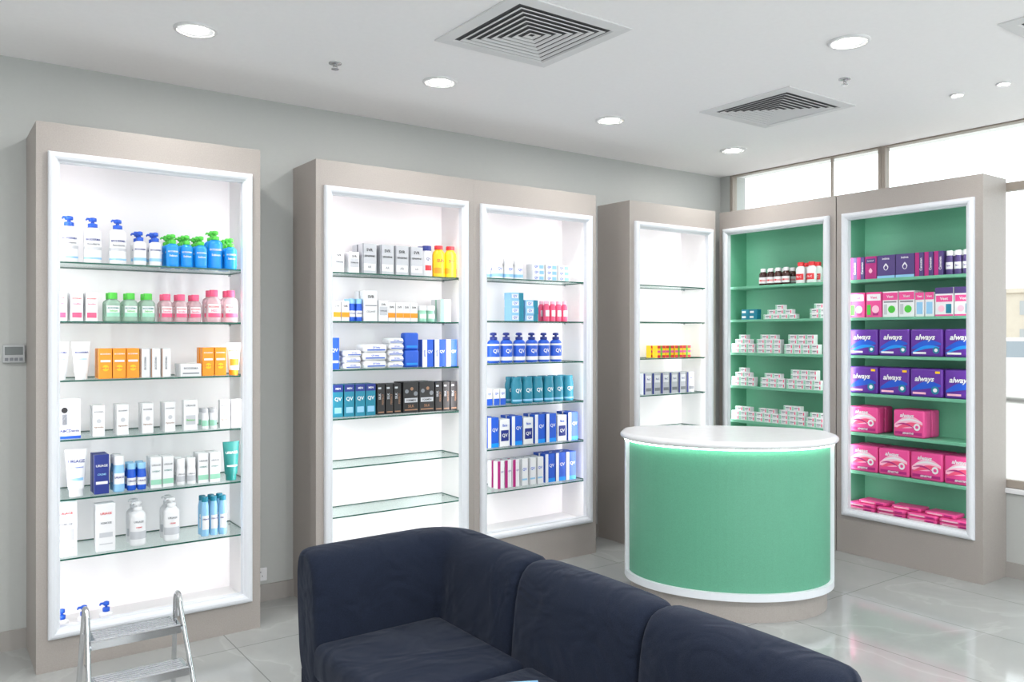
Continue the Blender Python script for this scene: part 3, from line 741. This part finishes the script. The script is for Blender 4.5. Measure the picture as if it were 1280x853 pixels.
# ---------------------------------------------------------------- reception desk
DM = T(3.587, 2.945, 0) @ RZ(-45)
desk = obj("reception_desk", None, M=DM, label="curved reception desk with green front and white top on tiled floor", cat="reception desk")
def dout(a, b, back, n=40, nb=14):
    pts = [(a * math.cos(t), -b * math.sin(t)) for t in [math.pi - math.pi * i / n for i in range(n + 1)]]
    bk = [(a * math.cos(t) * 1.0, back * (math.sin(t)) ** .55) for t in [math.pi * i / nb for i in range(1, nb)]]
    return pts + bk
def ring3(o, z): return [(x, y, z) for x, y in o]
top = MB()
L = []
for off, z in [(-.03, .874), (-.008, .876), (.004, .883), (.008, .892), (.006, .902), (-.004, .910), (-.02, .913)]:
    L.append(ring3(dout(.572 + off, .442 + off, .33 + off), z))
top.stack(L, STONE)
obj("countertop", top.mesh("countertop", fix=True), desk, label="glossy white curved top")
def arc_strip(mb, a, b, th, z0, z1, m, t0=0, t1=math.pi, n=44):
    vs = []; fs = []
    for i in range(n + 1):
        t = t0 + (t1 - t0) * i / n; ca, sa = -math.cos(t), math.sin(t)
        vs += [(a * ca, -b * sa, z0), (a * ca, -b * sa, z1), ((a - th) * ca, -(b - th) * sa, z1), ((a - th) * ca, -(b - th) * sa, z0)]
    for i in range(n):
        o = 4 * i
        for k in range(4):
            k2 = (k + 1) % 4; fs.append([o + k, o + k2, o + 4 + k2, o + 4 + k])
    fs.append([0, 1, 2, 3]); fs.append([4 * n + 3, 4 * n + 2, 4 * n + 1, 4 * n])
    mb.add(vs, fs, m)
p = MB(); arc_strip(p, .536, .404, .02, .15, .866, GREENDESK); obj("front_panel", p.mesh("front_panel", True), desk, label="mint green curved front panel")
p = MB(); arc_strip(p, .556, .424, .04, .115, .152, FRAME)
arc_strip(p, .556, .424, .04, .152, .858, FRAME, 0, .17, 5); arc_strip(p, .556, .424, .04, .152, .858, FRAME, math.pi - .17, math.pi, 5)
obj("trim", p.mesh("desk_trim", True), desk, label="white curved border")
p = MB(); arc_strip(p, .558, .426, .014, .868, .874, LEDD, .02, math.pi - .02); obj("led_strip", p.mesh("desk_led", True), desk, label="glowing strip under the top")
p = MB()
p.stack([ring3(dout(.520, .388, .26), .0), ring3(dout(.520, .388, .26), .115)], TAUPE, False)
obj("plinth", p.mesh("plinth", True), desk, label="taupe recessed base")
p = MB()
p.b2((-.54, 0, .115), (-.52, .25, .874), TAUPE); p.b2((.52, 0, .115), (.54, .25, .874), TAUPE)
p.b2((-.52, .0, .42), (.52, .24, .44), TAUPE); p.b2((-.52, 0, .115), (.52, .24, .135), TAUPE)
obj("body", p.mesh("desk_body"), desk, label="taupe inner carcass")

# ---------------------------------------------------------------- sofa
sofa = obj("corner_sofa", None, M=T(1.3, 1.4, 0), label="dark navy fabric modular corner sofa with low rounded backrests", cat="sofa")
def section(k=1.0, puff=0.0):
    pts = []; n = 28
    zc, hz, hn = .508, .222, .094 + puff
    for i in range(n):
        a = 2 * math.pi * i / n; c, s_ = math.cos(a), math.sin(a)
        x = hn * math.copysign(abs(c) ** .7, c); z = (hz + puff * .6) * math.copysign(abs(s_) ** .5, s_)
        x += .10 * z
        pts.append((x * k, zc + z * (1 - (1 - k) * .35)))
    return pts
def backrest(path):
    st = []
    P = [Vector((a, b)) for a, b, _, _ in path]
    d0 = (P[1] - P[0]).normalized(); d1 = (P[-1] - P[-2]).normalized()
    ends = ((0, .72), (.005, .84), (.014, .93), (.032, .985))
    for e, k in ends: st.append((P[0] + d0 * e, path[0][2:], k, 0))
    m = len(path) - 2
    for j, (a, b, nx, ny) in enumerate(path[1:-1]):
        st.append((Vector((a, b)), (nx, ny), 1, .007 * math.sin(math.pi * (j + 1) / (m + 1))))
    for e, k in ends[::-1]: st.append((P[-1] - d1 * e, path[-1][2:], k, 0))
    loops = []
    for q, nn, k, pf in st:
        loops.append([(q.x + nn[0] * x, q.y + nn[1] * x, z) for x, z in section(k, pf)])
    mb = MB(); mb.stack(loops, NAVY)
    for v in mb.v: v.x -= 1.3; v.y -= 1.4
    return mb
XS = 1.588; YS = 2.60
path = [(1.035, YS, 0, 1), (1.12, YS, 0, 1), (1.22, YS, 0, 1), (1.34, YS, 0, 1), (1.46, YS, 0, 1)]
for i in range(1, 10):
    a = math.pi / 2 * (1 - i / 10)
    path.append((XS - .12 + .12 * math.cos(a), YS - .12 + .12 * math.sin(a), math.cos(a), math.sin(a)))
path += [(XS, YS - .13, 1, 0), (XS, 2.35, 1, 0), (XS, 2.2, 1, 0), (XS, 2.09, 1, 0)]
obj("backrest", backrest(path).mesh("backrest", True), sofa, label="broad rounded corner backrest")
for y1 in (2.085, 1.535):
    pth = [(XS, y1 - .55 * u, 1, 0) for u in (0, .15, .3, .5, .7, .85)] + [(XS, y1 - .545, 1, 0)]
    obj("backrest", backrest(pth).mesh("backrest", True), sofa)
def cushion(x0, x1, y0, y1):
    mb = MB(); mb.b2((x0 - 1.3, y0 - 1.4, .33), (x1 - 1.3, y1 - 1.4, .452), NAVY, .035, 4, True)
    return mb.mesh("seat_cushion")
for a, b in ((1.985, 2.52), (1.485, 1.98), (.985, 1.48)):
    obj("seat_cushion", cushion(1.02, 1.505, a, b), sofa)
    mb = MB(); mb.b2((1.04 - 1.3, a + .008 - 1.4, .14), (1.65 - 1.3, b + (.15 if a > 1.9 else 0) - .008 - 1.4, .33), NAVY, .012, 2)
    obj("base", mb.mesh("sofa_base"), sofa)
    for lx in (1.07, 1.61):
        for ly in (a + .05, b - .05):
            mb = MB(); mb.lathe([(.02, 0), (.022, .004), (.022, .14)], CHROME, 14, cx=lx - 1.3, cy=ly - 1.4)
            obj("leg", mb.mesh("leg"), sofa, label="chrome leg")
mb = MB(); mb.b2((-.075, -.105, 0), (.075, .105, .003), W, .0008)
mb.add([(-.074, -.104, .0034), (.074, -.104, .0034), (.074, .104, .0034), (-.074, .104, .0034)], [[0, 1, 2, 3]], LB)
mb.add([(-.06, .02, .0038), (.06, .02, .0038), (.06, .09, .0038), (-.06, .09, .0038)], [[0, 1, 2, 3]], BL)
obj("brochure", mb.mesh("brochure"), M=T(1.32, 1.80, .4523) @ RZ(-28), label="blue and white brochure lying on the navy sofa seat", cat="brochure")

# ---------------------------------------------------------------- step stool
st = obj("step_stool", None, M=T(.625, 3.2, 0), label="small folding chrome step stool with two treads", cat="step stool")
def rail(x, splay):
    pts = []
    top = .48
    A = Vector((x + splay * .10, -.20, .012)); B = Vector((x, -.02, top - .04))
    C = Vector((x, .05, top - .04)); D = Vector((x + splay * .06, .18, .012))
    for i in range(7): pts.append(A.lerp(B, i / 6))
    for i in range(1, 10):
        a = math.pi * i / 10
        pts.append(Vector((x, .015 - .035 * math.cos(a), top - .04 + .04 * math.sin(a))))
    for i in range(7): pts.append(C.lerp(D, i / 6))
    mb = MB(); mb.tube(pts, .009, ALU, 12); return mb
for x, s_ in ((-.155, -.15), (.155, .35)):
    obj("rail", rail(x, s_).mesh("rail"), st, label="bent chrome tube rail")
def tread(z, yc, hw, dp):
    mb = MB(); mb.box((0, yc, z), (hw * 2, dp, .014), ALU, .003, 2)
    n = int(dp / .018)
    for i in range(n): mb.box((0, yc - dp / 2 + .014 + i * .018, z + .008), (hw * 2 - .03, .006, .003), CHROME, .001)
    mb.box((0, yc - dp / 2 - .002, z - .010), (hw * 2, .005, .030), ALU, .002)
    return mb
obj("tread", tread(.378, .005, .15, .12).mesh("tread"), st); obj("tread", tread(.25, -.09, .156, .10).mesh("tread"), st)
for x, y in ((-.17, -.20), (.19, -.20), (-.164, .18), (.176, .18)):
    mb = MB(); mb.lathe([(.014, 0), (.014, .03), (.010, .033)], BK, 12, cx=x, cy=y); obj("foot", mb.mesh("foot"), st, label="black rubber foot")

# ---------------------------------------------------------------- ceiling fittings
REFL = mat("glowing_reflector", (235, 235, 236), 0.25, es=0.5)  # ring emits by itself, standing in for lamp light caught on it
def downlight(x, y, r=.088, e=9, lamp=True):
    root = obj("downlight", None, M=T(x, y, CH), label="round recessed white ceiling downlight, lit", cat="downlight", group="ceiling downlights")
    a = MB(); a.ring([(r * .80, -.002), (r * .82, -.008), (r * .93, -.010), (r, -.004), (r, 0)], VENTW)
    obj("trim_ring", a.mesh("trim_ring"), root)
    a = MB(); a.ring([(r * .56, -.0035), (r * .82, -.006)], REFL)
    obj("reflector", a.mesh("reflector"), root, label="pale reflector ring with its own glow")
    b = MB(); b.lathe([(.0001, -.004), (r * .58, -.004)], LAMP, 32)
    obj("lamp", b.mesh("lamp"), root, label="glowing lamp face")
    if lamp:
        ld = bpy.data.lights.new("downlight_lamp", 'AREA'); ld.shape = 'DISK'; ld.size = r * 1.1; ld.energy = e; ld.color = (1, .985, .97)
        lo = obj("downlight_lamp", ld, root); lo.matrix_local = T(0, 0, -.012)
for x, y in ((.93, 3.54), (2.12, 3.55), (3.32, 3.59), (4.55, 3.68), (3.27, 2.02)): downlight(x, y, e=6.5)
for x, y in ((4.46, 2.13), (4.45, 1.895)): downlight(x, y, .036, 3)
for x, y in ((.9, 1.2), (2.1, .4), (-.9, 3.0), (-1.2, .8), (3.3, -.6), (.6, -1.4), (-1.4, -1.6), (2.6, -2.2)): downlight(x, y, .088, 26)  # extra downlights out of view, added as strong fill for the room

def vent(x, y, half=.30):
    root = obj("air_vent", None, M=T(x, y, CH), label="square white four-way ceiling air diffuser with sloped louvres", cat="air vent", group="ceiling air vents")
    def ring(mb, a0, z0, a1, z1, m):
        v = [(-a0, -a0, z0), (a0, -a0, z0), (a0, a0, z0), (-a0, a0, z0), (-a1, -a1, z1), (a1, -a1, z1), (a1, a1, z1), (-a1, a1, z1)]
        mb.add(v, [[i, (i + 1) % 4, 4 + (i + 1) % 4, 4 + i] for i in range(4)], m)
    a = MB(); a.b2((-.25, -.25, -.003), (.25, .25, -.0005), DARK); obj("backing", a.mesh("backing"), root, label="flat plate painted as duct shade")
    a = MB()
    ring(a, half, 0, half, -.006, VENTW); ring(a, half, -.006, half - .055, -.010, VENTW); ring(a, half - .055, -.010, half - .06, -.003, VENTW)
    obj("frame", a.mesh("vent_frame"), root)
    for k in range(7):
        b = MB(); s0 = .012 + .032 * k
        ring(b, s0, -.006, s0 + .015, -.011, VENTW); ring(b, s0 + .015, -.011, s0 + .016, -.009, VENTW); ring(b, s0 + .016, -.009, s0 + .001, -.004, VENTW)
        obj("louvre", b.mesh("louvre"), root)
vent(2.10, 2.76); vent(3.91, 2.86); vent(3.88, 1.25)
def sprinkler(x, y):
    mb = MB(); k = .9
    mb.lathe([(.034 * k, 0), (.033 * k, -.003), (.014 * k, -.006)], CHROME, 20)
    mb.lathe([(.008 * k, -.003), (.008 * k, -.015)], CHROME, 12)
    for s_ in (-1, 1): mb.tube([(s_ * .007, 0, -.013), (s_ * .011, 0, -.019), (s_ * .003, 0, -.026)], .002, CHROME, 6)
    mb.lathe([(.003, -.025), (.018, -.027), (.018, -.0285), (.003, -.029)], CHROME, 16)
    obj("sprinkler_head", mb.mesh("sprinkler_head"), M=T(x, y, CH), label="small chrome fire sprinkler head on the ceiling", cat="sprinkler", group="ceiling sprinklers")
sprinkler(1.578, 3.60); sprinkler(3.737, 2.33)

# ---------------------------------------------------------------- wall fittings
THG = mat("thermostat_grey", (176, 178, 180), 0.4)
tm = obj("wall_thermostat", None, M=T(.345, YW, 1.36), label="small grey thermostat with dark display on the wall", cat="thermostat")
a = MB(); a.b2((-.045, -.018, -.042), (.045, 0, .042), THG, .005, 2); obj("case", a.mesh("case"), tm)
a = MB(); a.b2((-.036, -.0195, -.005), (.036, -.0175, .032), mat("lcd_grey", (104, 110, 110), .3), .001); obj("screen", a.mesh("screen"), tm, label="dark grey lcd screen")
for i in range(4):
    a = MB(); a.b2((-.036 + i * .019, -.021, -.032), (-.022 + i * .019, -.017, -.018), GR, .001); obj("button", a.mesh("button"), tm)
a = MB(); a.b2((-.036, -.008, -.036), (.036, 0, .036), W, .004, 2)
for sx, sz in ((0, .014), (-.010, -.008), (.010, -.008)): a.box((sx, -.0081, sz), (.004, .001, .008), GR)
obj("power_outlet", a.mesh("power_outlet"), M=T(1.49, YW, .145), label="white three-pin power outlet low on the wall", cat="power outlet")

# ---------------------------------------------------------------- outside
PAVE = mat("pavement", (208, 205, 199), 0.9, noise=.05, nscale=3)
BEIGE = mat("beige_render", (182, 172, 158), 0.9, noise=.03, nscale=2)
HAZEW = mat("haze_painted_glass", (150, 152, 152), 0.3)  # pale pane tone, distance haze put into the colour
CARW = mat("car_white", (215, 217, 220), 0.3, coat=.4)
TINT = mat("tinted_glass", (120, 128, 134), 0.1)
mb = MB(); mb.b2((XW + .2, -60, -.25), (200, 120, -.15), PAVE); obj("ground", mb.mesh("ground"), kind="structure")
def building(x, y, half, h, m, label, rows, nwin):
    mb = MB(); mb.b2((-half, -half, 0), (half, half, h), m); mb.b2((-half - .2, -half - .2, h), (half + .2, half + .2, h + .3), m)
    for i in range(nwin):
        for r_ in range(rows):
            z = 1.0 + r_ * (h - .6) / rows; y_ = -half + (i + .3) * 2 * half / nwin
            mb.b2((-half - .05, y_, z), (-half + .02, y_ + half / nwin * .8, z + (h - .6) / rows * .5), HAZEW)
    obj("building", mb.mesh("building"), M=T(x, y, -.15), label=label, cat="building")
building(68, 28, 8, 4.4, BEIGE, "low beige building with small windows across the street", 2, 6)
def car(x, y, rot):
    root = obj("car", None, M=T(x, y, -.15) @ RZ(rot), label="white car parked outside the window", cat="car")
    prof = [(-2.2, .35), (-2.25, .75), (-2.1, .95), (-1.5, 1.02), (-1.0, 1.5), (.6, 1.52), (1.25, 1.02), (2.0, .88), (2.25, .7), (2.25, .35)]
    b = MB(); b.stack([[(px, yy * (1 if pz < 1.1 else .82), pz) for px, pz in prof] for yy in (-.88, .88)], CARW, False)
    obj("body", b.mesh("car_body", True), root)
    g_ = MB()
    for s_ in (-1, 1): g_.add([(-1.35, s_ * .87, 1.06), (1.1, s_ * .87, 1.06), (.5, s_ * .75, 1.44), (-.95, s_ * .75, 1.44)], [[0, 1, 2, 3]], TINT)
    obj("window", g_.mesh("car_window"), root, label="tinted side glass")
    for wx in (-1.4, 1.4):
        for s_ in (-1, 1):
            w_ = MB(); M = T(wx, s_ * .82, .32) @ Matrix.Rotation(math.pi / 2, 4, 'X')
            w_.lathe([(.32, -.1), (.32, .1), (.2, .11)], GR, 24, M=M); w_.lathe([(.0001, .112), (.19, .112)], CHROME, 24, M=M); w_.lathe([(.0001, -.112), (.19, -.112)], CHROME, 24, M=M)
            obj("wheel", w_.mesh("wheel"), root)
car(21.5, 8.9, 75)

# ---------------------------------------------------------------- world + camera
w = bpy.data.worlds.new("world"); sc.world = w; w.use_nodes = True
bg = w.node_tree.nodes["Background"]; bg.inputs[0].default_value = (.975, .98, 1.0, 1); bg.inputs[1].default_value = 3.1
cam = bpy.data.cameras.new("camera"); co = bpy.data.objects.new("camera", cam); COL.objects.link(co)
cam.sensor_width = 36; cam.lens = 36 * 1021 / 1280
cam.shift_y = -8.5 / 1280
fwd = Vector((.586, .810, 0))
co.location = (0, 0, 1.45)
co.rotation_euler = fwd.to_track_quat('-Z', 'Y').to_euler()
cam.clip_start = .05; cam.clip_end = 400
sc.camera = co
print("objects", len(bpy.data.objects))
